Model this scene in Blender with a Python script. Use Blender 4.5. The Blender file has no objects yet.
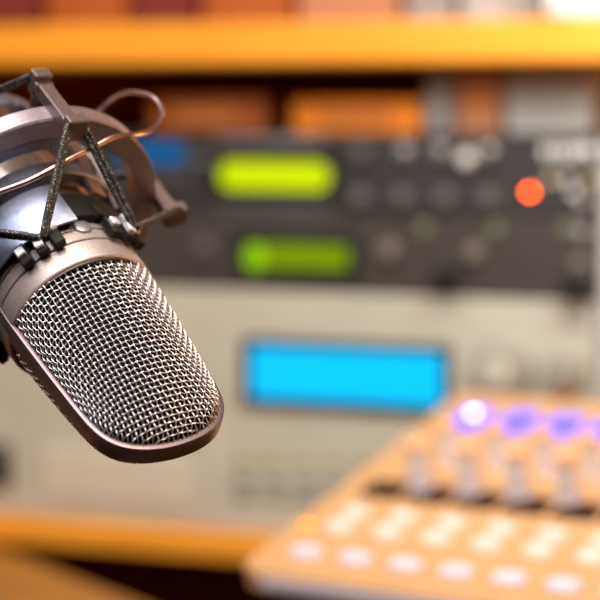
import bpy, math, random
from mathutils import Vector, Matrix
random.seed(4)
PI = math.pi
sc = bpy.context.scene
COL = sc.collection
rad = math.radians

# ------------------------------------------------------------------ helpers
class MB:
    """collects shapes; build() links them as one mesh object"""
    def __init__(s): s.v = []; s.f = []
    def add(s, vs, fs):
        b = len(s.v); s.v += [tuple(v) for v in vs]; s.f += [tuple(b + i for i in f) for f in fs]
    def box(s, c, h, M=None, bev=0.0):
        # centre, half sizes; chamfered edges when bev > 0
        cx, cy, cz = c; hx, hy, hz = h
        if bev <= 0:
            vs = [(cx + x * hx, cy + y * hy, cz + z * hz) for x in (-1, 1) for y in (-1, 1) for z in (-1, 1)]
            fs = [(0, 1, 3, 2), (4, 6, 7, 5), (0, 4, 5, 1), (2, 3, 7, 6), (0, 2, 6, 4), (1, 5, 7, 3)]
        else:
            b = min(bev, hx * .9, hy * .9, hz * .9); vs = []; idx = {}
            for x in (-1, 1):
                for y in (-1, 1):
                    for z in (-1, 1):
                        for k in range(3):
                            d = [hx - b, hy - b, hz - b]; d[k] += b
                            idx[(x, y, z, k)] = len(vs)
                            vs.append((cx + x * d[0], cy + y * d[1], cz + z * d[2]))
            g = lambda x, y, z, k: idx[(x, y, z, k)]
            fs = []
            for q in (-1, 1):
                fs.append((g(q, -1, -1, 0), g(q, 1, -1, 0), g(q, 1, 1, 0), g(q, -1, 1, 0)))
                fs.append((g(-1, q, -1, 1), g(1, q, -1, 1), g(1, q, 1, 1), g(-1, q, 1, 1)))
                fs.append((g(-1, -1, q, 2), g(1, -1, q, 2), g(1, 1, q, 2), g(-1, 1, q, 2)))
                for r in (-1, 1):
                    fs.append((g(q, r, -1, 0), g(q, r, 1, 0), g(q, r, 1, 1), g(q, r, -1, 1)))
                    fs.append((g(q, -1, r, 0), g(q, 1, r, 0), g(q, 1, r, 2), g(q, -1, r, 2)))
                    fs.append((g(-1, q, r, 1), g(1, q, r, 1), g(1, q, r, 2), g(-1, q, r, 2)))
                    for t in (-1, 1):
                        fs.append((g(q, r, t, 0), g(q, r, t, 1), g(q, r, t, 2)))
        if M is not None: vs = [M @ Vector(v) for v in vs]
        s.add(vs, fs)
    def tube(s, pts, r, n=8, closed=False, cap=True):
        pts = [Vector(p) for p in pts]; N = len(pts)
        rr = r if isinstance(r, (list, tuple)) else [r] * N
        vs = []; prev = None
        for i, p in enumerate(pts):
            if closed: t = pts[(i + 1) % N] - pts[i - 1]
            else: t = pts[min(i + 1, N - 1)] - pts[max(i - 1, 0)]
            if t.length < 1e-12: t = Vector((0, 0, 1))
            t.normalize()
            if prev is None:
                a = Vector((0, 0, 1)) if abs(t.z) < .9 else Vector((1, 0, 0))
                x = t.cross(a).normalized()
            else:
                x = (prev - t * prev.dot(t)).normalized()
            prev = x; y = t.cross(x)
            for k in range(n):
                a = 2 * PI * k / n
                vs.append(p + (x * math.cos(a) + y * math.sin(a)) * rr[i])
        fs = []
        for i in range(N if closed else N - 1):
            j = (i + 1) % N
            for k in range(n):
                l = (k + 1) % n
                fs.append((i * n + k, i * n + l, j * n + l, j * n + k))
        if cap and not closed:
            fs.append(tuple(range(n))[::-1]); fs.append(tuple((N - 1) * n + k for k in range(n)))
        s.add(vs, fs)
    def sweep(s, frames, prof, closed=False):
        """frames: list of (origin, ex, ey); prof closed 2D loop"""
        n = len(prof); N = len(frames); vs = []
        for o, ex, ey in frames:
            for a, b in prof: vs.append(Vector(o) + Vector(ex) * a + Vector(ey) * b)
        fs = []
        for i in range(N if closed else N - 1):
            j = (i + 1) % N
            for k in range(n):
                l = (k + 1) % n
                fs.append((i * n + k, i * n + l, j * n + l, j * n + k))
        if not closed:
            fs.append(tuple(range(n))[::-1]); fs.append(tuple((N - 1) * n + k for k in range(n)))
        s.add(vs, fs)
    def lathe_y(s, prof, n=96, a0=0.0, a1=2 * PI, loop=False):
        """prof: (r, y) revolved about local Y; angle 0 = front (-Z), +90 = +X"""
        full = abs(a1 - a0 - 2 * PI) < 1e-6
        m = n if full else n + 1; P = len(prof); vs = []
        for i in range(m):
            a = a0 + (a1 - a0) * i / n
            for r, y in prof: vs.append((r * math.sin(a), y, -r * math.cos(a)))
        fs = []
        for i in range(n):
            j = (i + 1) % m
            for k in range(P if loop else P - 1):
                l = (k + 1) % P
                fs.append((i * P + k, j * P + k, j * P + l, i * P + l))
        if loop and not full:
            fs.append(tuple(range(P))); fs.append(tuple(n * P + k for k in range(P))[::-1])
        s.add(vs, fs)
    def cyl(s, c, ax, r0, r1, h, n=24, bev=0.0):
        """capped cone frustum from c along ax"""
        c = Vector(c); ax = Vector(ax).normalized()
        t = Vector((0, 0, 1)) if abs(ax.z) < .9 else Vector((1, 0, 0))
        x = ax.cross(t).normalized(); y = ax.cross(x)
        rows = [(0, r0), (h, r1)] if bev <= 0 else [(0, r0), (h - bev, r1), (h - bev * .3, r1 - bev * .3), (h, r1 - bev)]
        vs = []
        for d, r in rows:
            for k in range(n):
                a = 2 * PI * k / n
                vs.append(c + ax * d + (x * math.cos(a) + y * math.sin(a)) * r)
        fs = [tuple(range(n))[::-1], tuple((len(rows) - 1) * n + k for k in range(n))]
        for i in range(len(rows) - 1):
            for k in range(n):
                l = (k + 1) % n
                fs.append((i * n + k, i * n + l, (i + 1) * n + l, (i + 1) * n + k))
        s.add(vs, fs)
    def prism(s, loop, axis_vec, M=None):
        loop = [Vector(p) for p in loop]; d = Vector(axis_vec); n = len(loop)
        vs = loop + [p + d for p in loop]
        if M is not None: vs = [M @ v for v in vs]
        fs = [tuple(range(n))[::-1], tuple(range(n, 2 * n))] + [(k, (k + 1) % n, n + (k + 1) % n, n + k) for k in range(n)]
        s.add(vs, fs)
    def build(s, name, mat, parent=None, smooth=40, M=None):
        me = bpy.data.meshes.new(name)
        me.from_pydata([tuple(v) for v in s.v], [], s.f); me.validate()
        import bmesh
        bm = bmesh.new(); bm.from_mesh(me); bmesh.ops.recalc_face_normals(bm, faces=bm.faces); bm.to_mesh(me); bm.free()
        if smooth:
            for p in me.polygons: p.use_smooth = True
            me.set_sharp_from_angle(angle=rad(smooth))
        me.materials.append(mat)
        o = bpy.data.objects.new(name, me); COL.objects.link(o)
        if parent is not None: o.parent = parent
        if M is not None: o.matrix_local = M
        return o

def empty(name, label, cat, M=None, group=None):
    o = bpy.data.objects.new(name, None); COL.objects.link(o)
    if M is not None: o.matrix_world = M
    o.empty_display_size = .02
    o['label'] = label; o['category'] = cat
    if group: o['group'] = group
    return o
def tag(o, label, cat, group=None):
    o['label'] = label; o['category'] = cat
    if group: o['group'] = group
    return o

def mat(name, col, rough=.5, metal=0.0, emit=None, es=0.0, spec=.5, noise=0.0, nscale=40.0, bump=0.0, bscale=300.0, coat=0.0, col2=None):
    m = bpy.data.materials.new(name); m.use_nodes = True
    nt = m.node_tree; b = nt.nodes['Principled BSDF']
    b.inputs['Base Color'].default_value = (*col, 1); b.inputs['Roughness'].default_value = rough
    b.inputs['Metallic'].default_value = metal; b.inputs['Specular IOR Level'].default_value = spec
    b.inputs['Coat Weight'].default_value = coat
    tc = nt.nodes.new('ShaderNodeTexCoord')
    if noise > 0 or col2:
        n = nt.nodes.new('ShaderNodeTexNoise'); n.inputs['Scale'].default_value = nscale; n.inputs['Detail'].default_value = 4
        nt.links.new(tc.outputs['Object'], n.inputs['Vector'])
        r = nt.nodes.new('ShaderNodeValToRGB')
        c2 = col2 or tuple(min(1, c * (1 + noise)) for c in col); c1 = col if col2 else tuple(c * (1 - noise) for c in col)
        r.color_ramp.elements[0].position = .35; r.color_ramp.elements[1].position = .65
        r.color_ramp.elements[0].color = (*c1, 1); r.color_ramp.elements[1].color = (*c2, 1)
        nt.links.new(n.outputs['Fac'], r.inputs['Fac']); nt.links.new(r.outputs['Color'], b.inputs['Base Color'])
    if bump > 0:
        n2 = nt.nodes.new('ShaderNodeTexNoise'); n2.inputs['Scale'].default_value = bscale; n2.inputs['Detail'].default_value = 3
        nt.links.new(tc.outputs['Object'], n2.inputs['Vector'])
        bp = nt.nodes.new('ShaderNodeBump'); bp.inputs['Strength'].default_value = bump; bp.inputs['Distance'].default_value = .001
        nt.links.new(n2.outputs['Fac'], bp.inputs['Height']); nt.links.new(bp.outputs['Normal'], b.inputs['Normal'])
    if emit:
        b.inputs['Emission Color'].default_value = (*emit, 1); b.inputs['Emission Strength'].default_value = es
    return m

def wood(name, c1, c2, rough=.45, sc3=(3, 3, 40)):
    m = bpy.data.materials.new(name); m.use_nodes = True
    nt = m.node_tree; b = nt.nodes['Principled BSDF']; b.inputs['Roughness'].default_value = rough
    tc = nt.nodes.new('ShaderNodeTexCoord'); mp = nt.nodes.new('ShaderNodeMapping')
    mp.inputs['Scale'].default_value = sc3
    n = nt.nodes.new('ShaderNodeTexNoise'); n.inputs['Scale'].default_value = 6; n.inputs['Detail'].default_value = 6; n.inputs['Distortion'].default_value = .6
    r = nt.nodes.new('ShaderNodeValToRGB'); r.color_ramp.elements[0].position = .3; r.color_ramp.elements[1].position = .7
    r.color_ramp.elements[0].color = (*c1, 1); r.color_ramp.elements[1].color = (*c2, 1)
    nt.links.new(tc.outputs['Object'], mp.inputs['Vector']); nt.links.new(mp.outputs['Vector'], n.inputs['Vector'])
    nt.links.new(n.outputs['Fac'], r.inputs['Fac']); nt.links.new(r.outputs['Color'], b.inputs['Base Color'])
    return m

# ------------------------------------------------------------------ camera
F = 2000.0; PITCH = math.atan(200 / F); HC = 1.0
cp, sp = math.cos(PITCH), math.sin(PITCH)
def c2w(X, Y, Z): return Vector((X, Z * cp - Y * sp, HC - Y * cp - Z * sp))
CAMP = Vector((0, 0, HC))
def ray(px, py): return c2w((px - 300) / F, (py - 300) / F, 1.0) - CAMP
cam = bpy.data.cameras.new('camera'); co = bpy.data.objects.new('camera', cam); COL.objects.link(co)
cam.sensor_width = 36; cam.sensor_fit = 'HORIZONTAL'; cam.lens = F * 36 / 600
co.location = CAMP; co.rotation_euler = (PI / 2 - PITCH, 0, 0)
cam.clip_start = .01; cam.clip_end = 50
cam.dof.use_dof = True; cam.dof.focus_distance = .603; cam.dof.aperture_fstop = 6.5; cam.dof.aperture_blades = 0
sc.camera = co

# ------------------------------------------------------------------ microphone frame
_a = Vector((.458, .64, -.61)).normalized()
_w = Vector((.867, -.177, .466)); _w = (_w - _a * _w.dot(_a)).normalized()
_t = rad(3.5); _a, _w = _a * math.cos(_t) + _w * math.sin(_t), _w * math.cos(_t) - _a * math.sin(_t)
_z = _w.cross(_a)
def cdir(v): return c2w(v.x, v.y, v.z) - CAMP
MC = c2w((81 - 300) / F * .630, (315 - 300) / F * .630, .630)
MM = Matrix.Identity(4)
for i, v in enumerate((cdir(_w), cdir(_a), cdir(_z))):
    for k in range(3): MM[k][i] = v[k]
for k in range(3): MM[k][3] = MC[k]
MS = MM @ Matrix.Scale(.001, 4)          # used only to convert measures given in mm
MINV = MM.inverted()
def mm(p): return Vector(p) * .001
def loc(px, py, d):
    """mic frame point (m) that stands on the line of sight (px,py) at distance d (m)"""
    return MINV @ (CAMP + ray(px, py) * d)
def cylp(r, phi, y):
    a = rad(phi); return Vector((r * math.sin(a), y, -r * math.cos(a))) * .001

# materials of the microphone
m_rose = mat('rose_grey_metal_paint', (.42, .36, .36), rough=.42, metal=.55, noise=.22, nscale=2600, bump=.15, bscale=2500)
m_rim = mat('rim_metal_paint', (.215, .165, .18), rough=.36, metal=.75, noise=.12, nscale=2200)
m_wire = mat('bronze_grille_wire', (.74, .72, .75), rough=.32, metal=.85)
m_inner = mat('black_inner_screen', (.006, .005, .005), rough=.9, noise=.6, nscale=1800, spec=.1)
m_black = mat('black_rubber', (.008, .007, .007), rough=.65, spec=.25)
m_dark = mat('dark_groove', (.01, .008, .008), rough=.8)
m_steel = mat('blue_grey_satin_metal', (.26, .29, .41), rough=.36, metal=.9, noise=.10, nscale=500, bump=.08, bscale=900)
m_lip = mat('dark_brown_edge', (.045, .022, .018), rough=.5)
m_cap = mat('pale_blue_metal', (.74, .77, .84), rough=.4, metal=.6)
m_body = mat('glossy_mic_body', (.42, .33, .29), rough=.22, metal=.85)
m_ring = mat('ring_satin_metal', (.38, .33, .38), rough=.34, metal=.8, noise=.12, nscale=900)
m_blk = mat('bar_dark_metal', (.20, .145, .14), rough=.36, metal=.7, noise=.1, nscale=900)
m_copper = mat('copper_wire', (.62, .41, .38), rough=.24, metal=.95)
m_screw = mat('screw_metal', (.36, .36, .40), rough=.4, metal=.8)
m_cord = bpy.data.materials.new('braided_elastic'); m_cord.use_nodes = True
_nt = m_cord.node_tree; _b = _nt.nodes['Principled BSDF']; _b.inputs['Roughness'].default_value = .6
_tc = _nt.nodes.new('ShaderNodeTexCoord'); _vo = _nt.nodes.new('ShaderNodeTexVoronoi'); _vo.inputs['Scale'].default_value = 1800
_rp = _nt.nodes.new('ShaderNodeValToRGB'); _rp.color_ramp.elements[0].position = .16; _rp.color_ramp.elements[1].position = .27
_rp.color_ramp.elements[0].color = (.75, .73, .72, 1); _rp.color_ramp.elements[1].color = (.015, .014, .014, 1)
_nt.links.new(_tc.outputs['Object'], _vo.inputs['Vector']); _nt.links.new(_vo.outputs['Distance'], _rp.inputs['Fac'])
_nt.links.new(_rp.outputs['Color'], _b.inputs['Base Color'])

mic = empty('microphone', 'bronze studio condenser microphone hanging head down with woven wire grille', 'microphone', MM)

# grille height field, mm --------------------------------------------------
A0 = .3; Z0 = 30.0; ZL = 33.0; LIP = 4.2; ZE = 6
def Wo(a): return 25.5 - .035 * a - .0005 * a * a if a > 0 else 25.5       # outer half width of the rim
def Wd(a): return Wo(a) - 1.75                                               # half width of the grille
def Nh(a): return 19.4 - .085 * a - .0022 * a * a if a > 0 else 19.4
def zz(a): return max(0.0, (a - Z0) / ZL)
def halfw(a): return Wd(a) * math.sqrt(max(0.0, 1 - zz(a) ** ZE))
def Hh(w, a):
    q = 1 - (w / Wd(a)) ** 2 - zz(a) ** ZE
    return max(0.0, q) ** .5 * Nh(a)
def surf(w, a, off, lift):
    e = .05
    h = Hh(w, a)
    # implicit-surface normal
    g = lambda w, a, h: (w / Wd(a)) ** 2 + zz(a) ** ZE + (h / Nh(a)) ** 2
    nw = (g(w + e, a, h) - g(w - e, a, h)); na = (g(w, a + e, h) - g(w, a - e, h)); nh = (g(w, a, h + e) - g(w, a, h - e))
    n = Vector((nw, na, nh)); n = n.normalized() if n.length > 1e-9 else Vector((0, 0, 1))
    return Vector((w, a, h)) + n * off, lift
SP = 1.92
# arc length along centre profile
prof = [(A0, Hh(0, A0))]; L = [0.0]; aend = Z0 + ZL
for i in range(1, 801):
    t = i / 800; a = A0 + (aend - A0) * (1 - (1 - t) ** 2)
    p = (a, Hh(0, a)); L.append(L[-1] + math.hypot(p[0] - prof[-1][0], p[1] - prof[-1][1])); prof.append(p)
def Jof(a):
    lo, hi = 0, 800
    while hi - lo > 1:
        m = (lo + hi) // 2
        if prof[m][0] <= a: lo = m
        else: hi = m
    f = (a - prof[lo][0]) / max(1e-9, prof[hi][0] - prof[lo][0]); return (L[lo] + f * (L[hi] - L[lo])) / SP
def Aof(J):
    t = J * SP
    for i in range(1, 801):
        if L[i] >= t:
            f = (t - L[i - 1]) / (L[i] - L[i - 1]); return prof[i - 1][0] + f * (prof[i][0] - prof[i - 1][0])
    return aend
KW = 23.0 / SP
def Iof(x): return math.asin(max(-1, min(1, x))) * KW
def Xof(i): return math.sin(i / KW)
WR = .215; AMP = .36
def make_grille(mb, sgn, dense=1):
    """sgn=-1 front (towards -Z), +1 rear"""
    def put(pts, r):
        # front/back mirror and lift to the rim lip
        mb.tube([(p.x * .001, p.y * .001, sgn * (p.z + (LIP if sgn < 0 else 1.9)) * .001) for p in pts], r * .001, n=5, cap=False)
    imax = int(KW * PI / 2 - .3)
    for i in range(-imax, imax + 1):
        x_ = Xof(i)
        zm = (1 - x_ ** 2) ** (1 / ZE); ae = Z0 + ZL * zm
        Je = Jof(ae); n = max(8, int(Je * 6 * dense)); pts = []
        last = None
        # march by arc length of this wire's own line
        m = 260; ln = [0]; ps = []
        for k in range(m + 1):
            t = k / m; a = A0 + (ae - A0) * (1 - (1 - t) ** 2); ps.append((a, Hh(x_ * Wd(a), a)))
            if k: ln.append(ln[-1] + math.hypot(ps[k][0] - ps[k - 1][0], ps[k][1] - ps[k - 1][1]))
        n = int(ln[-1] / SP * 7 * dense); q = 0
        for k in range(n + 1):
            t = ln[-1] * k / n
            while q < m - 1 and ln[q + 1] < t: q += 1
            f = (t - ln[q]) / max(1e-9, ln[q + 1] - ln[q]); a = ps[q][0] + f * (ps[q + 1][0] - ps[q][0])
            off = AMP * math.cos(PI * Jof(a)) * (1 if i % 2 == 0 else -1)
            pts.append(surf(x_ * Wd(a), a, off, 0)[0])
        put(pts, WR)
    jmax = int(L[-1] / SP)
    for j in range(1, jmax + 1):
        a = Aof(j); hw = halfw(a)
        if hw < 3: continue
        n = int(PI * hw / SP * 7 * dense); pts = []
        for k in range(n + 1):
            w = hw * math.sin(-PI / 2 + PI * k / n)
            off = -AMP * math.cos(PI * Iof(w / Wd(a))) * (1 if j % 2 == 0 else -1)
            pts.append(surf(w, a, off, 0)[0])
        put(pts, WR)
def make_screen(mb, sgn, inset):
    nu, nv = 48, 60; vs = []; fs = []
    for v in range(nv + 1):
        t = v / nv; a = A0 + (aend - .02 - A0) * (1 - (1 - t) ** 2)
        hw = halfw(a)
        for u in range(nu + 1):
            w = hw * math.sin(-PI / 2 + PI * u / nu) * .9999
            p = surf(w, a, -inset, 0)[0]
            vs.append((p.x * .001, p.y * .001, sgn * (max(p.z, -3 if sgn < 0 else -1) + (LIP if sgn < 0 else 1.9)) * .001))
    for v in range(nv):
        for u in range(nu):
            b = v * (nu + 1) + u; fs.append((b, b + 1, b + nu + 2, b + nu + 1))
    mb.add(vs, fs)
g = MB(); make_grille(g, -1); g.build('front_grille', m_wire, mic, smooth=80)
g = MB(); make_grille(g, 1, .7); g.build('rear_grille', m_wire, mic, smooth=80)
g = MB(); make_screen(g, -1, 1.5); make_screen(g, 1, 1.5); g.build('inner_screen', m_inner, mic)

# rim band around the head, a U swept in the mic plane ---------------------
def rim_pts():
    pts = [(-Wo(a) + 1.1, a) for a in range(-17, 30, 3)]
    n = 600
    for k in range(n + 1):
        t = -PI / 2 + PI * k / n
        a = Z0 + (ZL + .8) * max(0, math.cos(t)) ** (2 / ZE)
        pts.append(((Wo(a) - 1.1) * math.sin(t), a))
    pts += [(Wo(a) - 1.1, a) for a in range(28, -18, -3)]
    return pts
rp = rim_pts(); frames = []
# even out spacing
cum = [0]
for i in range(1, len(rp)): cum.append(cum[-1] + math.hypot(rp[i][0] - rp[i - 1][0], rp[i][1] - rp[i - 1][1]))
def rat(t):
    for i in range(1, len(rp)):
        if cum[i] >= t - 1e-9:
            f = (t - cum[i - 1]) / max(1e-9, cum[i] - cum[i - 1]); return (rp[i - 1][0] + f * (rp[i][0] - rp[i - 1][0]), rp[i - 1][1] + f * (rp[i][1] - rp[i - 1][1]))
    return rp[-1]
NR = 190
ev = [rat(cum[-1] * k / NR) for k in range(NR + 1)]
for i, p in enumerate(ev):
    a = ev[max(0, i - 1)]; b = ev[min(NR, i + 1)]
    t = Vector((b[0] - a[0], b[1] - a[1], 0)).normalized(); out = Vector((-t.y, t.x, 0))
    if out.dot(Vector((p[0], p[1] - 22, 0))) < 0: out = -out
    frames.append((mm((p[0], p[1], 0)), out * .001, Vector((0, 0, 1)) * .001))
TH = 4.3
ZR = 2.1
prof_r = [(-1.1, -TH + .25), (-.85, -TH), (.75, -TH), (1.0, -TH + .1), (1.15, -TH + .45), (1.2, -1), (1.05, ZR - .45), (.65, ZR), (-.85, ZR), (-1.1, ZR - .25)]
g = MB(); g.sweep(frames, prof_r); g.build('rim', m_rim, mic, smooth=32)

# collar, seam grooves, screws and body -------------------------------------
def lathe_part(name, prof, m, parent, **k):
    g = MB(); g.lathe_y([(r * .001, y * .001) for r, y in prof], **k); return g.build(name, m, parent, smooth=35)
lathe_part('collar', [(24.3, 1.9), (24.9, 1.9), (25.3, 1.6), (25.5, 1.0), (25.6, -6.0), (25.3, -6.4), (24.0, -6.4), (24.3, -5)], m_rose, mic, n=160, loop=True)
lathe_part('lip_ring', [(23.75, 2.6), (24.55, 2.6), (24.75, 1.5), (23.9, 1.0)], m_lip, mic, n=160, loop=True)
lathe_part('collar_band', [(24.0, -6.9), (25.3, -6.9), (25.55, -7.2), (25.55, -11.2), (25.3, -11.5), (24.0, -11.5)], m_rose, mic, n=160, loop=True)
lathe_part('upper_band', [(24.0, -12.0), (25.3, -12.0), (25.5, -12.3), (25.2, -17.5), (24.0, -18)], m_rose, mic, n=160, loop=True)
lathe_part('seam', [(24.25, 1), (24.25, -19), (20, -19), (20, 1)], m_dark, mic, n=96, loop=True)
lathe_part('body', [(1, -96), (15, -96), (17, -95), (18.5, -90), (22.5, -62), (24.6, -40), (24.9, -19), (20, -19)], m_body, mic, n=128)
def disc_on(name, r, phi, y, rad_, h, m, parent):
    c = cylp(r, phi, y); ax = cylp(1, phi, 0)
    g = MB(); g.cyl(c, ax, rad_ * .001, rad_ * .001, h * .001, n=28, bev=.0005); return g.build(name, m, parent, smooth=50)
for ph in (7.0, 124, -116): disc_on('screw', 25.1, ph, -12.2, 2.95, 1.3, m_screw, mic)

# ------------------------------------------------------------------ shock mount
sm = empty('shock_mount', 'metal spider shock mount with braided elastic cords gripping the microphone', 'shock mount', MM)
OR = 48.0; YR = -43.0
lathe_part('outer_ring', [(40.5, YR - 3.6), (OR - .6, YR - 3.6), (OR, YR - 3.0), (OR, YR + 3.0), (OR - .6, YR + 3.6), (40.5, YR + 3.6), (40.2, YR)], m_ring, sm, n=180, loop=True)
# cradle sleeve pieces
def sector(name, prof, m, a0, a1, n=48):
    return lathe_part(name, prof, m, sm, n=n, a0=rad(a0), a1=rad(a1), loop=True)
lathe_part('rubber_ring', [(26.7, -14.5), (28.0, -15.2), (28.3, -17), (28.3, -25), (27.6, -27), (25.3, -27), (26.2, -14.5)], m_black, sm, n=128, loop=True)
for a0, a1_ in ((-108, 2), (132, 228)):
    sector('clamp_plate', [(28.4, -31.0), (29.2, -30.6), (29.4, -29.5), (29.4, -13.0), (29.2, -12.4), (28.4, -12.4)], m_steel, a0, a1_)
lathe_part('cradle_ring', [(26.5, -39.5), (30.6, -39.5), (31.2, -38.8), (31.2, -34.0), (30.6, -33.4), (26.5, -33.4)], m_steel, sm, n=128, loop=True)
sector('cradle_band', [(34.5, -48.0), (38.5, -48.0), (39.2, -47.3), (39.2, -42.0), (38.4, -41.2), (34.5, -41.2)], m_steel, -130, 8)
# hook feet with light caps
NB = 5; BP = 7.5; HK = (-26.5, 38.0, 115.5, 187.5, 246)
def radial_box(mb, r, phi, y, hr, ht, hy, bev=.25, tilt=0):
    a = rad(phi); er = Vector((math.sin(a), 0, -math.cos(a))); et = Vector((math.cos(a), 0, math.sin(a))); ey = Vector((0, 1, 0))
    if tilt:
        c_, s_ = math.cos(rad(tilt)), math.sin(rad(tilt)); et, ey = et * c_ + ey * s_, ey * c_ - et * s_
    M = Matrix((( et.x, ey.x, er.x, 0), (et.y, ey.y, er.y, 0), (et.z, ey.z, er.z, 0), (0, 0, 0, 1))).transposed().transposed()
    M = Matrix.Identity(4)
    for k in range(3): M[k][0] = et[k]; M[k][1] = ey[k]; M[k][2] = er[k]
    c = er * r; c.y = y
    for k in range(3): M[k][3] = c[k] * .001
    mb.box((0, 0, 0), (ht * .001, hy * .001, hr * .001), M, bev * .001)
hooks = []
for k in range(NB):
    ph = HK[k]
    hooks.append(ph)
    f = MB()
    for d in (-13, -1, 10):
        radial_box(f, 28.2, ph + d, -9.0, 1.5, 1.9, 4.0, .4)
    radial_box(f, 27.2, ph - 1, -17.5, 1.0, 8.5, 3.2, .4)
    fo = f.build('hook_foot', m_black, sm, smooth=30)
    f = MB()
    radial_box(f, 30.3, ph - 1, -10.5, 1.0, 1.5, 4.2, .35, tilt=6)
    radial_box(f, 30.2, ph - 13, -9.6, .9, 1.5, 1.7, .35)
    radial_box(f, 30.2, ph + 10, -12.5, .9, 1.4, 2.2, .35, tilt=-20)
    f.build('hook_cap', m_cap, fo, smooth=30)
# bars with blocks at both ends
bars = []
for k in range(NB):
    ph = (7.5, 85.5, 151.5, 223.5, 295.5)[k]; bars.append(ph)
    f = MB(); radial_box(f, 49.6, ph, -43.5, 2.4, 2.5, 10.2, .4); bo = f.build('bar', m_blk, sm, smooth=30)
    for y, tl in ((-56.0, 0), (-31.0, 0)):
        f = MB(); radial_box(f, 50.3, ph, y, 3.9, 3.4 if y > -40 else 3.0, 2.3, .45)
        radial_box(f, 50.4, ph, y + (2.8 if y < -40 else -2.8), 1.6, 3.0, 1.4, .3)
        f.build('hook_block', m_blk, bo, smooth=30)
# cords: each bar's lower block to the two neighbouring hooks, doubled
def strand(p, q, off, r=.95, sag=0):
    n = 26; pts = []
    d = (q - p).normalized(); s1 = d.cross(Vector((0, 1, 0))).normalized() * off
    for i in range(n + 1):
        t = i / n; pts.append(p.lerp(q, t) + s1 * (.25 + .75 * math.sin(PI * min(1, max(0, t * 1.0))) ** .3))
    return pts
for k in range(NB):
    B = cylp(52.0, bars[k], -32.5)
    for dk, sgn in ((0, -1), (1, 1)):
        if (k, dk) in ((1, 1), (3, 0), (3, 1), (4, 0)): continue
        ph = hooks[(k + dk) % NB]
        H = cylp(31.5, ph + (3 if sgn < 0 else 1), -8.5)
        Bs = cylp(52.0 if sgn < 0 else 50.5, bars[k] + (-3.0 if sgn < 0 else 3.5), -30.5)
        f = MB(); 
        for o_ in (-.00085, .00085): f.tube(strand(Bs, H, o_), .00092, n=10)
        f.build('elastic_cord', m_cord, sm, smooth=60)
    # upper block cords run to the far end of the cradle
    B2 = cylp(51.5, bars[k] - 3, -57.5); H2 = cylp(27.5, bars[k] - 36, -80)
    f = MB()
    for o_ in (-.00085, .00085): f.tube(strand(B2, H2, o_), .00092, n=10)
    H3 = cylp(27.5, bars[k] + 36, -80); B3 = cylp(51.5, bars[k] + 3, -57.5)
    for o_ in (-.00085, .00085): f.tube(strand(B3, H3, o_), .00092, n=10)
    f.build('upper_elastic_cord', m_cord, sm, smooth=60)
lathe_part('upper_cradle_ring', [(23, -77), (27.2, -77), (27.6, -77.6), (27.6, -83), (27.2, -83.6), (22.4, -83.6)], m_steel, sm, n=96, loop=True)
# side straps joining the clamp plate, cradle ring and upper ring
for ph in (-60, 34, 60, 150, -150):
    g = MB(); a = rad(ph)
    pts = [cylp(29.2, ph, -26), cylp(30.2, ph, -34), cylp(31.5, ph, -40), cylp(33.0, ph, -50), cylp(28.0, ph, -80)]
    fr = []
    for p in pts: fr.append((p, Vector((math.cos(a), 0, math.sin(a))) * .001, Vector((math.sin(a), 0, -math.cos(a))) * .001))
    g.sweep(fr, [(-3.2, -.6), (3.2, -.6), (3.2, .6), (-3.2, .6)]); g.build('side_strap', m_blk, sm, smooth=30)
# copper wire clip
wp = [(-60, 212, .606), (-25, 201, .609), (0, 191.5, .611), (28, 181, .613), (55, 167, .616), (75, 156, .620), (95, 146.5, .625), (108, 139.5, .628), (120, 136, .631), (135, 134.5, .635),
      (147, 132, .640), (156, 125, .646), (161, 115, .652), (159.5, 105, .656), (153, 97.5, .659), (143, 93.5, .662), (131, 92, .665), (120, 94.5, .668), (110, 101, .671), (100, 110, .675), (85, 126, .679), (66, 148, .682), (40, 176, .686)]
P3 = [loc(*p) for p in wp]; sm_pts = []
for i in range(len(P3) - 1):
    p0 = P3[max(0, i - 1)]; p1 = P3[i]; p2 = P3[i + 1]; p3 = P3[min(len(P3) - 1, i + 2)]
    for q in range(6):
        t = q / 6
        sm_pts.append(.5 * ((2 * p1) + (p2 - p0) * t + (2 * p0 - 5 * p1 + 4 * p2 - p3) * t * t + (3 * p1 - p0 - 3 * p2 + p3) * t ** 3))
sm_pts.append(P3[-1])
g = MB(); g.tube(sm_pts, .00088, n=12); g.build('wire_clip', m_copper, sm, smooth=60)
# yoke and boom that carry the mount, leaving the picture to the left
g = MB()
yk = [cylp(49, -96, -43), cylp(60, -96, -46), cylp(66, -97, -60), cylp(60, -105, -110), cylp(40, -120, -140)]
g.tube(yk, .0035, n=12); g.build('yoke', m_blk, sm, smooth=60)
g = MB(); g.cyl(cylp(40, -120, -150), (0, 1, 0), .011, .011, .022, n=28, bev=.001); g.build('swivel_knob', m_black, sm)
g = MB(); q0 = cylp(40, -120, -142)
q1 = MINV @ (MM @ q0 + Vector((-.9, .05, .28)))
g.tube([q0, q1], .008, n=20); boom = g.build('boom_arm', m_black, sm, smooth=60)

# ------------------------------------------------------------------ furniture and rack
PSI = rad(19.8)
RU = Vector((math.cos(PSI), -math.sin(PSI), 0)); RV = Vector((math.sin(PSI), math.cos(PSI), 0))
RO = c2w(0, 0, 1.14)
def rk(px, py, back=0.0):
    d = ray(px, py); n = RV; o = RO + RV * back
    t = (o - CAMP).dot(n) / d.dot(n); p = CAMP + d * t
    return (p - RO).dot(RU), p.z
RM = Matrix.Identity(4)                      # rack frame: X along the face, Y backwards, Z up (world height)
for k in range(3): RM[k][0] = RU[k]; RM[k][1] = RV[k]
RM[0][3], RM[1][3], RM[2][3] = RO.x, RO.y, 0

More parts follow.
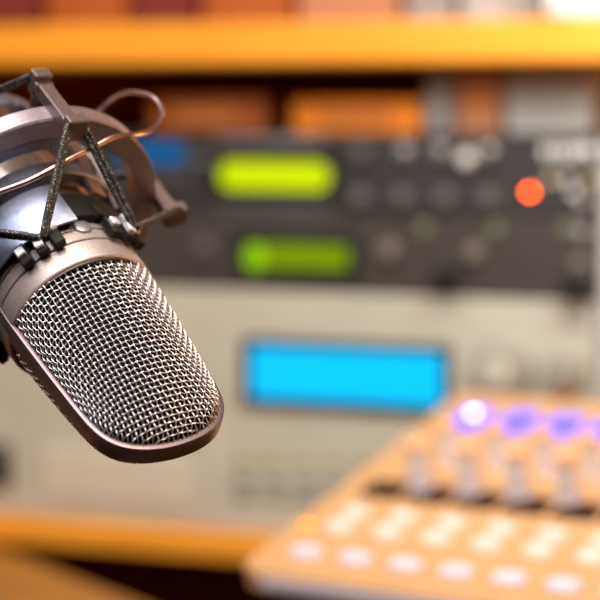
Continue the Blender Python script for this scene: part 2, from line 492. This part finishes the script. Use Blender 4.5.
w_orange = wood('orange_varnished_wood', (.86, .31, .014), (.93, .38, .026), rough=.5)
w_brown = wood('brown_desk_wood', (.34, .115, .008), (.44, .17, .016), rough=.5)
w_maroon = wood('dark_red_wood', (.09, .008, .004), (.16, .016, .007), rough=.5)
m_dkface = mat('charcoal_face', (.040, .037, .037), rough=.42, metal=.1, noise=.08, nscale=60)
m_dkface2 = mat('brown_black_face', (.060, .050, .045), rough=.45, metal=.1, noise=.08, nscale=60)
m_chassis = mat('chassis_black', (.03, .028, .028), rough=.5)
m_beige = mat('beige_face', (.52, .50, .41), rough=.5, noise=.04, nscale=30)
m_beige_dk = mat('dark_beige', (.36, .33, .27), rough=.5)  # darker beige of the wheel, volume knob and door slot
m_print = mat('grey_print', (.30, .30, .27), rough=.6)
m_silver = mat('silver_knob', (.62, .62, .62), rough=.3, metal=.8)
m_greyknob = mat('grey_knob', (.12, .115, .11), rough=.4)
m_tanknob = mat('tan_knob', (.20, .165, .13), rough=.4)
m_olive = mat('olive_button', (.15, .17, .10), rough=.5)
m_blkknob = mat('black_knob', (.015, .014, .013), rough=.4)
m_white = mat('white_plastic', (.80, .77, .70), rough=.4)
m_cream = mat('cream_button', (.85, .68, .42), rough=.45)

z_shelf = rk(130, 524)[1]
zA1 = rk(300, 134)[1]; zAB = rk(300, 213)[1]; zBC = rk(300, 291.5)[1]
uR = rk(596, 300)[0]; uL = uR - .483
# cabinet (one thing)
cab = empty('studio_cabinet', 'orange wooden studio cabinet with shelves around the rack units', 'cabinet', RM)
zb0 = rk(300, 64.5)[1]; zb1 = rk(300, 23)[1]
UL, UR_ = uL - .75, uR + .55
FR = -.012
g = MB(); g.box(((UL + UR_) / 2, FR + .19, (zb0 + zb1) / 2), ((UR_ - UL) / 2, .19, (zb1 - zb0) / 2), bev=.002); g.build('upper_shelf', w_orange, cab)
zs_l = z_shelf - .0160
g = MB(); g.box(((UL + UR_) / 2, FR + .19, (z_shelf + zs_l) / 2), ((UR_ - UL) / 2, .19, (z_shelf - zs_l) / 2), bev=.002); g.build('lower_shelf', w_orange, cab)
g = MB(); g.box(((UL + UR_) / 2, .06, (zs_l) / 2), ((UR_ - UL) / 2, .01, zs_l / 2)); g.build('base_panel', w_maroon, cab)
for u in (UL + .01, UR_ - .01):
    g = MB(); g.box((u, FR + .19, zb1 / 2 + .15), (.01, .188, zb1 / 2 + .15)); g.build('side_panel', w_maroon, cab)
tz = zb1 + .30
g = MB(); g.box(((UL + UR_) / 2, FR + .19, tz + .0125), ((UR_ - UL) / 2, .19, .0125), bev=.002); g.build('top_shelf', w_orange, cab)
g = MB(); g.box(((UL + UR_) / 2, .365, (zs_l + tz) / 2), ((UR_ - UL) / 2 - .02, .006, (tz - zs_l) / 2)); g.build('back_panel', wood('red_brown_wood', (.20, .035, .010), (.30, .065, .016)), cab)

def unit(name, label, z0, z1, mface, dep=.28):
    t = empty(name, label, 'rack unit', RM)
    g = MB(); g.box(((uL + uR) / 2, .003, (z0 + z1) / 2), ((uR - uL) / 2, .003, (z1 - z0) / 2 - .0006), bev=.0008); fp = g.build('faceplate', mface, t)
    g = MB(); g.box(((uL + uR) / 2, .006 + dep / 2, (z0 + z1) / 2), ((uR - uL) / 2 - .018, dep / 2, (z1 - z0) / 2 - .0012), bev=.001); g.build('chassis', m_chassis, t)
    for u in (uL + .009, uR - .009):
        for z in ((z0 + .008, z1 - .008) if z1 - z0 < .1 else (z0 + .012, z1 - .012)):
            g = MB(); g.cyl((u, .001, z), (0, -1, 0), .0032, .0032, .0022, n=16, bev=.0005); g.build('mounting_screw', m_silver, t)
    return t
def rect(t, name, x0, y0, x1, y1, m, dep=.0015, out=.0012, rnd=0.0):
    a = rk(x0, (y0 + y1) / 2)[0]; b = rk(x1, (y0 + y1) / 2)[0]; z1 = rk((x0 + x1) / 2, y0)[1]; z0 = rk((x0 + x1) / 2, y1)[1]
    g = MB()
    if rnd:
        hx, hz = (b - a) / 2, (z1 - z0) / 2; r = min(rnd, hz * .98, hx * .98); lp = []
        for qx, qz, s0 in ((1, 1, 0), (-1, 1, 90), (-1, -1, 180), (1, -1, 270)):
            for k in range(9):
                an = rad(s0 + 90 * k / 8); lp.append(((a + b) / 2 + qx * (hx - r) + r * math.cos(an), -out, (z0 + z1) / 2 + qz * (hz - r) + r * math.sin(an)))
        g.prism(lp, (0, out + dep, 0))
    else: g.box(((a + b) / 2, (dep - out) / 2, (z0 + z1) / 2), ((b - a) / 2, (dep + out) / 2, (z1 - z0) / 2), bev=.0004)
    return g.build(name, m, t)
def knob(t, name, x, y, r, m, h=.010, cap=None):
    u, z = rk(x, y); g = MB(); g.cyl((u, .001, z), (0, -1, 0), r, r * .9, h + .001, n=28, bev=r * .15)
    o = g.build(name, m, t, smooth=40)
    if cap:
        g = MB(); g.cyl((u, -h + .0003, z), (0, -1, 0), r * .45, r * .45, .0008, n=20); g.build('knob_cap', cap, o)
    return o
def em(name, c, s): return mat(name, tuple(x * .3 for x in c), rough=.3, emit=c, es=s)
e_lime = em('lime_display', (.60, .78, .0), .8); e_green = em('green_display', (.20, .33, .0), .75); e_greenb = em('green_display_lit', (.27, .56, .0), .9)
e_blue = em('cyan_lcd', (.0, .52, .95), 1.0); e_bluedim = em('dim_blue_display', (.0, .10, .30), .9)
e_led = em('orange_led', (1.0, .09, .0), 26); e_btn = em('violet_blue_light', (.14, .11, .95), 1.5); e_wled = em('white_blue_led', (.6, .6, 1.0), 10)
e_oled = em('amber_led', (1.0, .22, .0), 4)

A = unit('rack_effects_unit', 'black rack unit with a bright lime display, topmost of the rack', zAB, zA1, m_dkface)
rect(A, 'display_bezel', 208, 147, 342, 200, m_blkknob, out=.0012)
rect(A, 'display', 221, 162, 330, 189.5, e_lime, out=.002, rnd=.007)
rect(A, 'label_strip', 215, 137, 322, 144, m_silver, out=.0009)
rect(A, 'label_strip', 212, 203, 330, 208, m_greyknob, out=.0009)
rect(A, 'blue_display', 120, 143, 184, 163, e_bluedim, out=.0015)
for i in range(5): rect(A, 'small_button', 118 + 15 * i, 172, 128 + 15 * i, 178, m_greyknob, out=.002)
for x in (196, 206): rect(A, 'small_button', x, 158, x + 5, 163, m_silver, out=.002)
for x, y, r, m in ((362, 152, .0042, m_greyknob), (406, 152, .0042, m_silver), (441, 152, .0042, m_silver), (468, 158, .0042, m_white), (490, 152, .0042, m_silver)): knob(A, 'push_knob', x, y, r, m, .006)
for x in (362, 404, 446, 490): knob(A, 'small_knob', x, 198, .005, m_greyknob, .008)
for i in range(5): rect(A, 'white_key', 543 + 11 * i, 146, 550 + 11 * i, 158, m_white, out=.002)
for x, y, m in ((551, 180, m_cream), (568, 178, m_white), (574, 192, m_white), (592, 180, m_cream)): rect(A, 'round_key', x - 4, y - 4, x + 4, y + 4, m, out=.002, rnd=.0024)
u_, z_ = rk(530, 192); g = MB(); g.cyl((u_, .001, z_), (0, -1, 0), .0017, .0014, .0035, n=16, bev=.0004); g.build('status_light', e_led, A)

B = unit('rack_processor_unit', 'brown-black rack unit with a dim green display, middle of the rack', zBC, zAB, m_dkface2)
rect(B, 'display_bezel', 236, 231, 360, 281, m_blkknob, out=.0012)
rect(B, 'display', 266, 245, 349, 268, e_green, out=.002, rnd=.003)
rect(B, 'display_meter', 247, 244, 265.5, 269, e_greenb, out=.002, rnd=.004)
for x, y, r, m, h in ((205, 247, .005, m_greyknob, .006), (390, 250, .0055, m_tanknob, .006), (475, 252, .005, m_tanknob, .006), (450, 273, .0075, m_blkknob, .014), (580, 280, .0085, m_blkknob, .016), (580, 265, .0045, m_tanknob, .006)): knob(B, 'knob', x, y, r, m, h)  # last small tan disc stands in for the highlight on the black knob
for x in (425, 495, 567): knob(B, 'round_button', x, 229, .0042, m_olive, .003)
rect(B, 'label_strip', 215, 222, 320, 225, m_greyknob, out=.0009)

Cc = unit('rack_sampler_unit', 'tall beige rack unit with a cyan screen, lowest of the rack', z_shelf + .0002, zBC, m_beige)
rect(Cc, 'screen_bezel', 243, 341, 452, 410, m_blkknob, out=.003)
rect(Cc, 'screen', 253, 350, 443, 401, e_blue, out=.0036)
k_ = knob(Cc, 'data_wheel', 503, 368, .0185, m_beige_dk, .012); 
u_, z_ = rk(503, 372); g = MB(); g.cyl((u_ - .002, -.0118, z_), (0, -1, 0), .009, .0085, .002, n=28, bev=.0008); g.build('finger_dish', m_beige, k_)
knob(Cc, 'volume_knob', 566, 368, .012, m_beige_dk, .012)
u_, z_ = rk(564, 386); g = MB(); g.cyl((u_, .001, z_), (0, -1, 0), .004, .0036, .004, n=16, bev=.0005); g.build('indicator_light', em('amber_indicator', (1, .32, .0), 1.1), Cc)
rect(Cc, 'jack_socket', -12, 444, 11, 486, m_blkknob, out=.003)
m_lid = mat('pale_lid', (.66, .60, .48), rough=.5)
rect(Cc, 'disk_door', 48, 452, 192, 500, m_lid, out=.0025)
rect(Cc, 'door_slot', 58, 474, 184, 477, m_beige_dk, out=.0030)
rect(Cc, 'panel_edge', 212, 420, 217, 512, m_lid, out=.002)
for i in range(6):
    x = 236 + 30 * i
    rect(Cc, 'olive_key', x, 456 + i * .5, x + 18, 461 + i * .5, mat('pale_olive_key', (.50, .42, .20), rough=.5) if i == 0 else bpy.data.materials['pale_olive_key'], out=.002)
    for yy in (476, 491): rect(Cc, 'grey_key', x, yy + i * .7, x + 20, yy + 8 + i * .7, m_print, out=.002)
for i in range(4): rect(Cc, 'small_key', 480 + 26 * i, 424, 494 + 26 * i, 430, m_print, out=.002)
# grey side rail of the rack
g = MB(); g.box((uR + .009, .02, (z_shelf + zA1) / 2), (.0075, .018, (zA1 - z_shelf) / 2 - .0004), bev=.001); o = g.build('rack_rail', mat('pale_rail', (.62, .61, .60), rough=.4, metal=.3), None, M=None)
o.matrix_world = RM; tag(o, 'pale grey metal rack rail right of the stacked rack units', 'rail')

# things lying on the rack and standing on the upper shelf
def slab(name, label, cat, u0, u1, y0, y1, z0, z1, m, group=None, bev=.0012):
    lbm = m_print if m in (mg, mc) else m_label
    t = empty(name, label, cat, RM @ Matrix.Translation(((u0 + u1) / 2, y0, z0)), group)
    hu = (u1 - u0) / 2
    g = MB(); g.box((0, (y1 - y0) / 2, (z1 - z0) / 2), (hu, (y1 - y0) / 2, (z1 - z0) / 2), bev=bev); g.build('case_body', m, t)
    g = MB(); g.box((0, -.0004, (z1 - z0) * .5), (hu * .55, .0004, (z1 - z0) * .22)); g.build('spine_label', lbm, t)
    return t
m_label = mat('brown_paper_label', (.50, .16, .03), rough=.6)
rt = zA1 + .0002
def um(x, back): return rk(x, 120, back)[0]
mo = mat('orange_card', (.85, .24, .010), rough=.55, noise=.1, nscale=30); md = mat('rust_card', (.36, .085, .010), rough=.55, noise=.15, nscale=30)
mr = mat('maroon_card', (.16, .02, .012), rough=.55); mg = mat('grey_card', (.26, .24, .235), rough=.55); mp = mat('pinkish_card', (.42, .18, .09), rough=.55); mc = mat('haze_cream_card', (.36, .34, .32), rough=.55)  # cream card colour carries the pale haze of the upper right
for x0, x1, hz, m, lb in ((150, 262, .021, md, 'rust brown flat case lying on the top rack unit behind the lime display'),
                       (292, 420, .019, mo, 'orange flat case lying on the top rack unit right of the lime display'),
                       (424, 452, .036, mg, 'narrow grey case on the top rack unit between orange and pinkish cases'),
                       (455, 500, .036, mp, 'pinkish flat case lying on the top rack unit beside the narrow grey case'),
                       (505, 592, .036, mc, 'haze-toned cream flat case at the right end of the top rack unit')):
    slab('flat_case', lb, 'case', um(x0, .022), um(x1, .022), .022, .18, rt, rt + hz, m, 'flat cases on the top rack unit')  # the right-hand cases are made tall and pale to stand in for haze
for x0, x1, h, m, lb in ((-60, 40, .20, mr, 'maroon box file on the upper shelf above the microphone'), (44, 128, .17, md, 'rust brown box file on the upper shelf left of the dark one'),
                      (132, 196, .19, mr, 'dark maroon box file on the upper shelf beside the rust brown ones'), (200, 292, .16, md, 'rust brown box file at the middle of the upper shelf'),
                      (296, 400, .18, mp, 'pinkish brown box file on the upper shelf left of the grey one'), (404, 455, .17, mg, 'grey box file on the upper shelf right of the pinkish brown one'),
                      (459, 508, .15, mc, 'haze-toned cream box file on the upper shelf beside the white lamp')):
    u0, u1 = rk(x0, 10, .05)[0], rk(x1, 10, .05)[0]
    t = empty('box_file', lb, 'box file', RM @ Matrix.Translation(((u0 + u1) / 2, .05, zb1 + .0002)), 'box files on the upper shelf')
    g = MB(); g.box((0, .12, h / 2), ((u1 - u0) / 2 - .0008, .12, h / 2), bev=.0015); g.build('case_body', m, t)
    g = MB(); g.box((0, -.0006, h * .6), ((u1 - u0) * .3, .0006, h * .2)); g.build('spine_label', m_label, t)
    g = MB(); g.cyl((0, .0005, h * .2), (0, -1, 0), .009, .009, .0012, n=20); g.build('finger_ring', m_silver, t)
# white lamp on the shelf
lu = rk(652, 0, .10)[0]
lamp = empty('shelf_lamp', 'white glowing frosted lamp standing on the upper shelf at the right', 'lamp', RM @ Matrix.Translation((lu, .10, zb1 + .0002)))
g = MB(); g.cyl((0, 0, 0), (0, 0, 1), .045, .04, .008, n=32, bev=.001); g.build('lamp_base', m_white, lamp)
g = MB(); g.cyl((0, 0, .008), (0, 0, 1), .060, .060, .150, n=48, bev=.008); g.build('lamp_shade', em('frosted_lamp', (1.0, .96, .92), 1.3), lamp)

# ------------------------------------------------------------------ mixer
yaw, rake = rad(29.997), rad(12.148)
U = Vector((math.cos(yaw), -math.sin(yaw), 0)); V = Vector((math.sin(yaw) * math.cos(rake), math.cos(yaw) * math.cos(rake), math.sin(rake)))
W = U.cross(V)
PO = c2w(.0029, .1122, .8798)
XM = Matrix.Identity(4)
for k in range(3): XM[k][0] = U[k]; XM[k][1] = V[k]; XM[k][2] = W[k]; XM[k][3] = PO[k]
def mx(px, py, h=0.0):
    d = ray(px, py); o = PO + W * h; t = (o - CAMP).dot(W) / d.dot(W); p = CAMP + d * t
    return (p - PO).dot(U), (p - PO).dot(V)
mix = empty('mixing_console', 'peach wooden-topped mixing console with tall knobs and blue lit buttons', 'mixing console', XM)
m_peach = mat('peach_panel', (.66, .37, .165), rough=.42, noise=.03, nscale=20)
m_peachcap = mat('peach_cap', (.86, .50, .28), rough=.4)
m_lilac = mat('lilac_plastic', (.72, .65, .74), rough=.4)
m_knobgrey = mat('lilac_grey_knob', (.72, .68, .76), rough=.5)
m_slot = mat('dark_brown_window', (.045, .016, .008), rough=.7, spec=.15)
sL, tF = mx(234, 566); sB, tB = mx(462, 391)
sl = (sL + sB) / 2; tf = tF

tb = tB; sr = sl + .36
# wedge body with rounded corners seen from above: loop in (s,t), sides vertical in the world
def rrect(s0, s1, t0, t1, r, n=7):
    out = []
    for cx, cy, a0 in ((s1 - r, t1 - r, 0), (s0 + r, t1 - r, 90), (s0 + r, t0 + r, 180), (s1 - r, t0 + r, 270)):
        for k in range(n + 1):
            a = rad(a0 + 90 * k / n); out.append((cx + r * math.cos(a), cy + r * math.sin(a)))
    return out
loop0 = rrect(sl, sr, tf, tb, .010)
zfront = (PO + V * tf).z
def downto(s, t, h, zbot):
    p = PO + U * s + V * t + W * h; p = Vector((p.x, p.y, zbot)); return XM.inverted() @ p
g = MB(); zbot = zfront - .040; n = len(loop0); ins = rrect(sl + .0015, sr - .0015, tf + .0015, tb - .0015, .0085)
vs = [Vector((s, t, 0)) for s, t in ins] + [Vector((s, t, -.0015)) for s, t in loop0] + [Vector((s, t, -.010)) for s, t in loop0]
g.add(vs, [tuple(range(n))] + [(r * n + k, r * n + (k + 1) % n, (r + 1) * n + (k + 1) % n, (r + 1) * n + k) for r in range(2) for k in range(n)] + [tuple(2 * n + k for k in range(n))])
g.build('top_panel', m_peach, mix)
ins2 = rrect(sl + .006, sr - .006, tf + .006, tb - .006, .008)
vs = [Vector((s, t, -.0101)) for s, t in ins2] + [downto(s, t, -.010, zbot) for s, t in ins2]
g = MB(); g.add(vs, [tuple(range(n)), tuple(range(n, 2 * n))] + [(k, (k + 1) % n, n + (k + 1) % n, n + k) for k in range(n)])
g.build('case', mat('console_case', (.035, .028, .03), rough=.4), mix)
g = MB(); g.box(((sl + sr) / 2, tf - .0006, -.0062), ((sr - sl) / 2 - .012, .0009, .0030), bev=.0004); g.build('front_trim', m_lilac, mix)
T = [0, .02976, .0465, .0768, .1741]; CS = .0243
NCH = 9
def pill(mb, s, t, hs, ht, h, n=6):
    r = min(hs, ht) * .98
    lp = rrect(s - hs, s + hs, t - ht, t + ht, r, n); lt = rrect(s - hs * .86, s + hs * .86, t - ht * .82, t + ht * .82, r * .8, n)
    m = len(lp); vs = [Vector((a, b, -.0005)) for a, b in lp] + [Vector((a, b, h * .6)) for a, b in lp] + [Vector((a, b, h)) for a, b in lt]
    mb.add(vs, [tuple(range(m))] + [(r_ * m + k, r_ * m + (k + 1) % m, (r_ + 1) * m + (k + 1) % m, (r_ + 1) * m + k) for r_ in range(2) for k in range(m)] + [tuple(2 * m + k for k in range(m))])
for i in range(NCH):
    s = i * CS
    if s > sr - sl - .02: break
    g = MB(); pill(g, s, T[0], .0080, .0058, .003); g.build('channel_button', m_lilac, mix)
    g = MB(); pill(g, s + .0005, T[1], .0068, .0050, .003); g.build('channel_button', m_white, mix)
    g = MB(); pill(g, s, T[2], .0066, .0048, .003); g.build('channel_button', m_white, mix)
    g = MB(); g.box((s, T[3], .0002), (.0105, .0100, .0006), bev=.0003); g.build('dark_window', m_slot, mix)
    g = MB(); pill(g, s + (.001 if i else 0), T[4], .0090, .0150, .0025); b = g.build('lit_button', e_btn, mix)
def post(px, py, h, r, mcap):
    s, t = mx(px, py); g = MB()
    n = 20; rows = [(-.0004, r * 1.1), (.002, r * 1.1), (.0022, r * .9), (h * .8, r * .85), (h * .83, r * .8)]
    vs = []; fs = []
    for z, q in rows:
        for k in range(n):
            a = 2 * PI * k / n; qq = q * (1 + (.06 if k % 2 else 0)); vs.append((s + qq * math.cos(a), t + qq * math.sin(a), z))
    for rr in range(len(rows) - 1):
        for k in range(n): fs.append((rr * n + k, rr * n + (k + 1) % n, (rr + 1) * n + (k + 1) % n, (rr + 1) * n + k))
    fs += [tuple(range(n)), tuple((len(rows) - 1) * n + k for k in range(n))]
    g.add(vs, fs); o = g.build('tall_knob', m_knobgrey, mix, smooth=50)
    g = MB(); g.cyl((s, t, h * .825), (0, 0, 1), r * 1.05, r * 1.05, h * .175, n=20, bev=.0008); g.build('knob_cap', mcap, o)
    g = MB(); g.box((s, t - r * .92, h * .42), (.0009, .0006, h * .36)); g.build('pointer_line', m_white, o)
for i in range(7): post(420 + 48.2 * i + .35 * i * i, 489 + 4.0 * i + .1 * i * i, .0240, .0051, m_peachcap)
for i in range(6): post(450 + 48.0 * i, 461 + 5.0 * i, .0200, .0046, m_peachcap)
u2, t2 = mx(474, 419); g = MB(); g.cyl((u2, t2, .002), (0, 0, 1), .0024, .0020, .0022, n=16); g.build('white_light', e_wled, mix)
u2, t2 = mx(307, 525); g = MB(); g.cyl((u2, t2, -.0003), (0, 0, 1), .0022, .0018, .0016, n=16); g.build('amber_light', e_oled, mix)

# table carrying the console
tb_ = empty('console_table', 'dark small table under the peach mixing console', 'table', Matrix.Translation((0, 0, 0)))
cs = [PO + U * s + V * t for s, t in ((sl + .04, tf + .02), (sr + .10, tf + .02), (sr + .10, tb - .01), (sl + .04, tb - .01))]
g = MB(); g.prism([(c.x, c.y, zbot - .0202) for c in cs], (0, 0, .020)); g.build('tabletop', w_maroon, tb_)
mid = sum(cs, Vector()) / 4
for c in cs:
    q = c.lerp(mid, .12); g = MB(); g.box((q.x, q.y, (zbot - .0205) / 2), (.014, .014, (zbot - .0205) / 2), bev=.002); g.build('leg', w_maroon, tb_)

# brown desk wing at lower left
zw = z_shelf - .018
def onz(px, py, z):
    d = ray(px, py); t = (z - HC) / d.z; return CAMP + d * t
p0 = onz(-40, 532, zw); p1 = onz(0, 549, zw); p2 = onz(138, 602, zw)
d12 = (p2 - p1).normalized(); q0 = p1 - d12 * .05; q1 = p1 + d12 * .30
back = Vector((d12.y, -d12.x, 0)); back = back if back.x < 0 else -back
wing = empty('side_desk', 'brown wooden side desk corner in the lower left below the rack shelf', 'desk', Matrix.Translation((0, 0, 0)))
lp = [q0, q1, q1 + back * .45, q0 + back * .45]
g = MB(); g.prism([(p.x, p.y, zw - .022) for p in lp], (0, 0, .022)); g.build('desktop', w_brown, wing)
mid = sum(lp, Vector()) / 4
for c in lp:
    q = c.lerp(mid, .15); g = MB(); g.box((q.x, q.y, (zw - .0222) / 2), (.018, .018, (zw - .0222) / 2), bev=.002); g.build('leg', w_maroon, wing)

# ------------------------------------------------------------------ room shell
def struct(name, mb, m):
    o = mb.build(name, m, None, smooth=0); o['kind'] = 'structure'; return o
g = MB(); g.box((0, .3, -.05), (2.2, 2.2, .05)); struct('floor', g, wood('floor_wood', (.10, .04, .02), (.15, .06, .03), sc3=(2, 20, 2)))
m_wall = mat('warm_wall', (.22, .12, .08), rough=.7, noise=.08, nscale=8)
g = MB(); g.box((0, 2.55, 1.25), (2.2, .05, 1.25)); struct('wall_back', g, m_wall)
g = MB(); g.box((-2.25, .3, 1.25), (.05, 2.3, 1.25)); struct('wall_left', g, m_wall)
g = MB(); g.box((2.25, .3, 1.25), (.05, 2.3, 1.25)); struct('wall_right', g, m_wall)
g = MB(); g.box((0, -1.95, 1.25), (2.2, .05, 1.25)); struct('wall_front', g, m_wall)
g = MB(); g.box((0, .3, 2.55), (2.3, 2.35, .05)); struct('ceiling', g, mat('ceiling_paint', (.6, .55, .5), rough=.8))

# ------------------------------------------------------------------ light
wd = bpy.data.worlds.new('world'); sc.world = wd; wd.use_nodes = True
wd.node_tree.nodes['Background'].inputs[0].default_value = (1, .85, .7, 1); wd.node_tree.nodes['Background'].inputs[1].default_value = .15
def area(name, p, tgt, size, power, col, spread=None, sy=None):
    l = bpy.data.lights.new(name, 'AREA'); l.energy = power; l.color = col; l.size = size
    if sy: l.shape = 'RECTANGLE'; l.size_y = sy
    if spread: l.spread = rad(spread)
    o = bpy.data.objects.new(name, l); COL.objects.link(o); o.location = p
    d = Vector(tgt) - Vector(p); o.rotation_euler = d.to_track_quat('-Z', 'Y').to_euler(); return o
tm = MC
area('key_light', (-.35, .38, 1.85), tm, .8, 9.0, (.80, .88, 1.0))
area('front_light', (.10, .05, 1.75), tm, .3, 3, (1.0, .97, .97))
area('warm_rack_light', (-.05, .50, 1.42), RM @ Vector((-.05, 0, .93)), 0.5, 5.2, (1.0, .80, .58))
area('shelf_wash_light', RM @ Vector((.26, -.16, zb1 + .10)), RM @ Vector((.20, 0, zb0)), .12, .75, (.86, .93, 1.0))  # added unseen light, brightens the right of the shelf and rack
area('warm_side_light', (.85, .80, .85), tm, .4, 4.5, (1.0, .45, .10))
area('console_light', (.0, .35, 1.75), PO + U * .1 + V * .08, .4, 1.0, (1.0, .86, .66))

vs_ = sc.view_settings; vs_.view_transform = 'Standard'; vs_.look = 'None'; vs_.gamma = 1; vs_.use_curve_mapping = False; vs_.exposure = 0.0
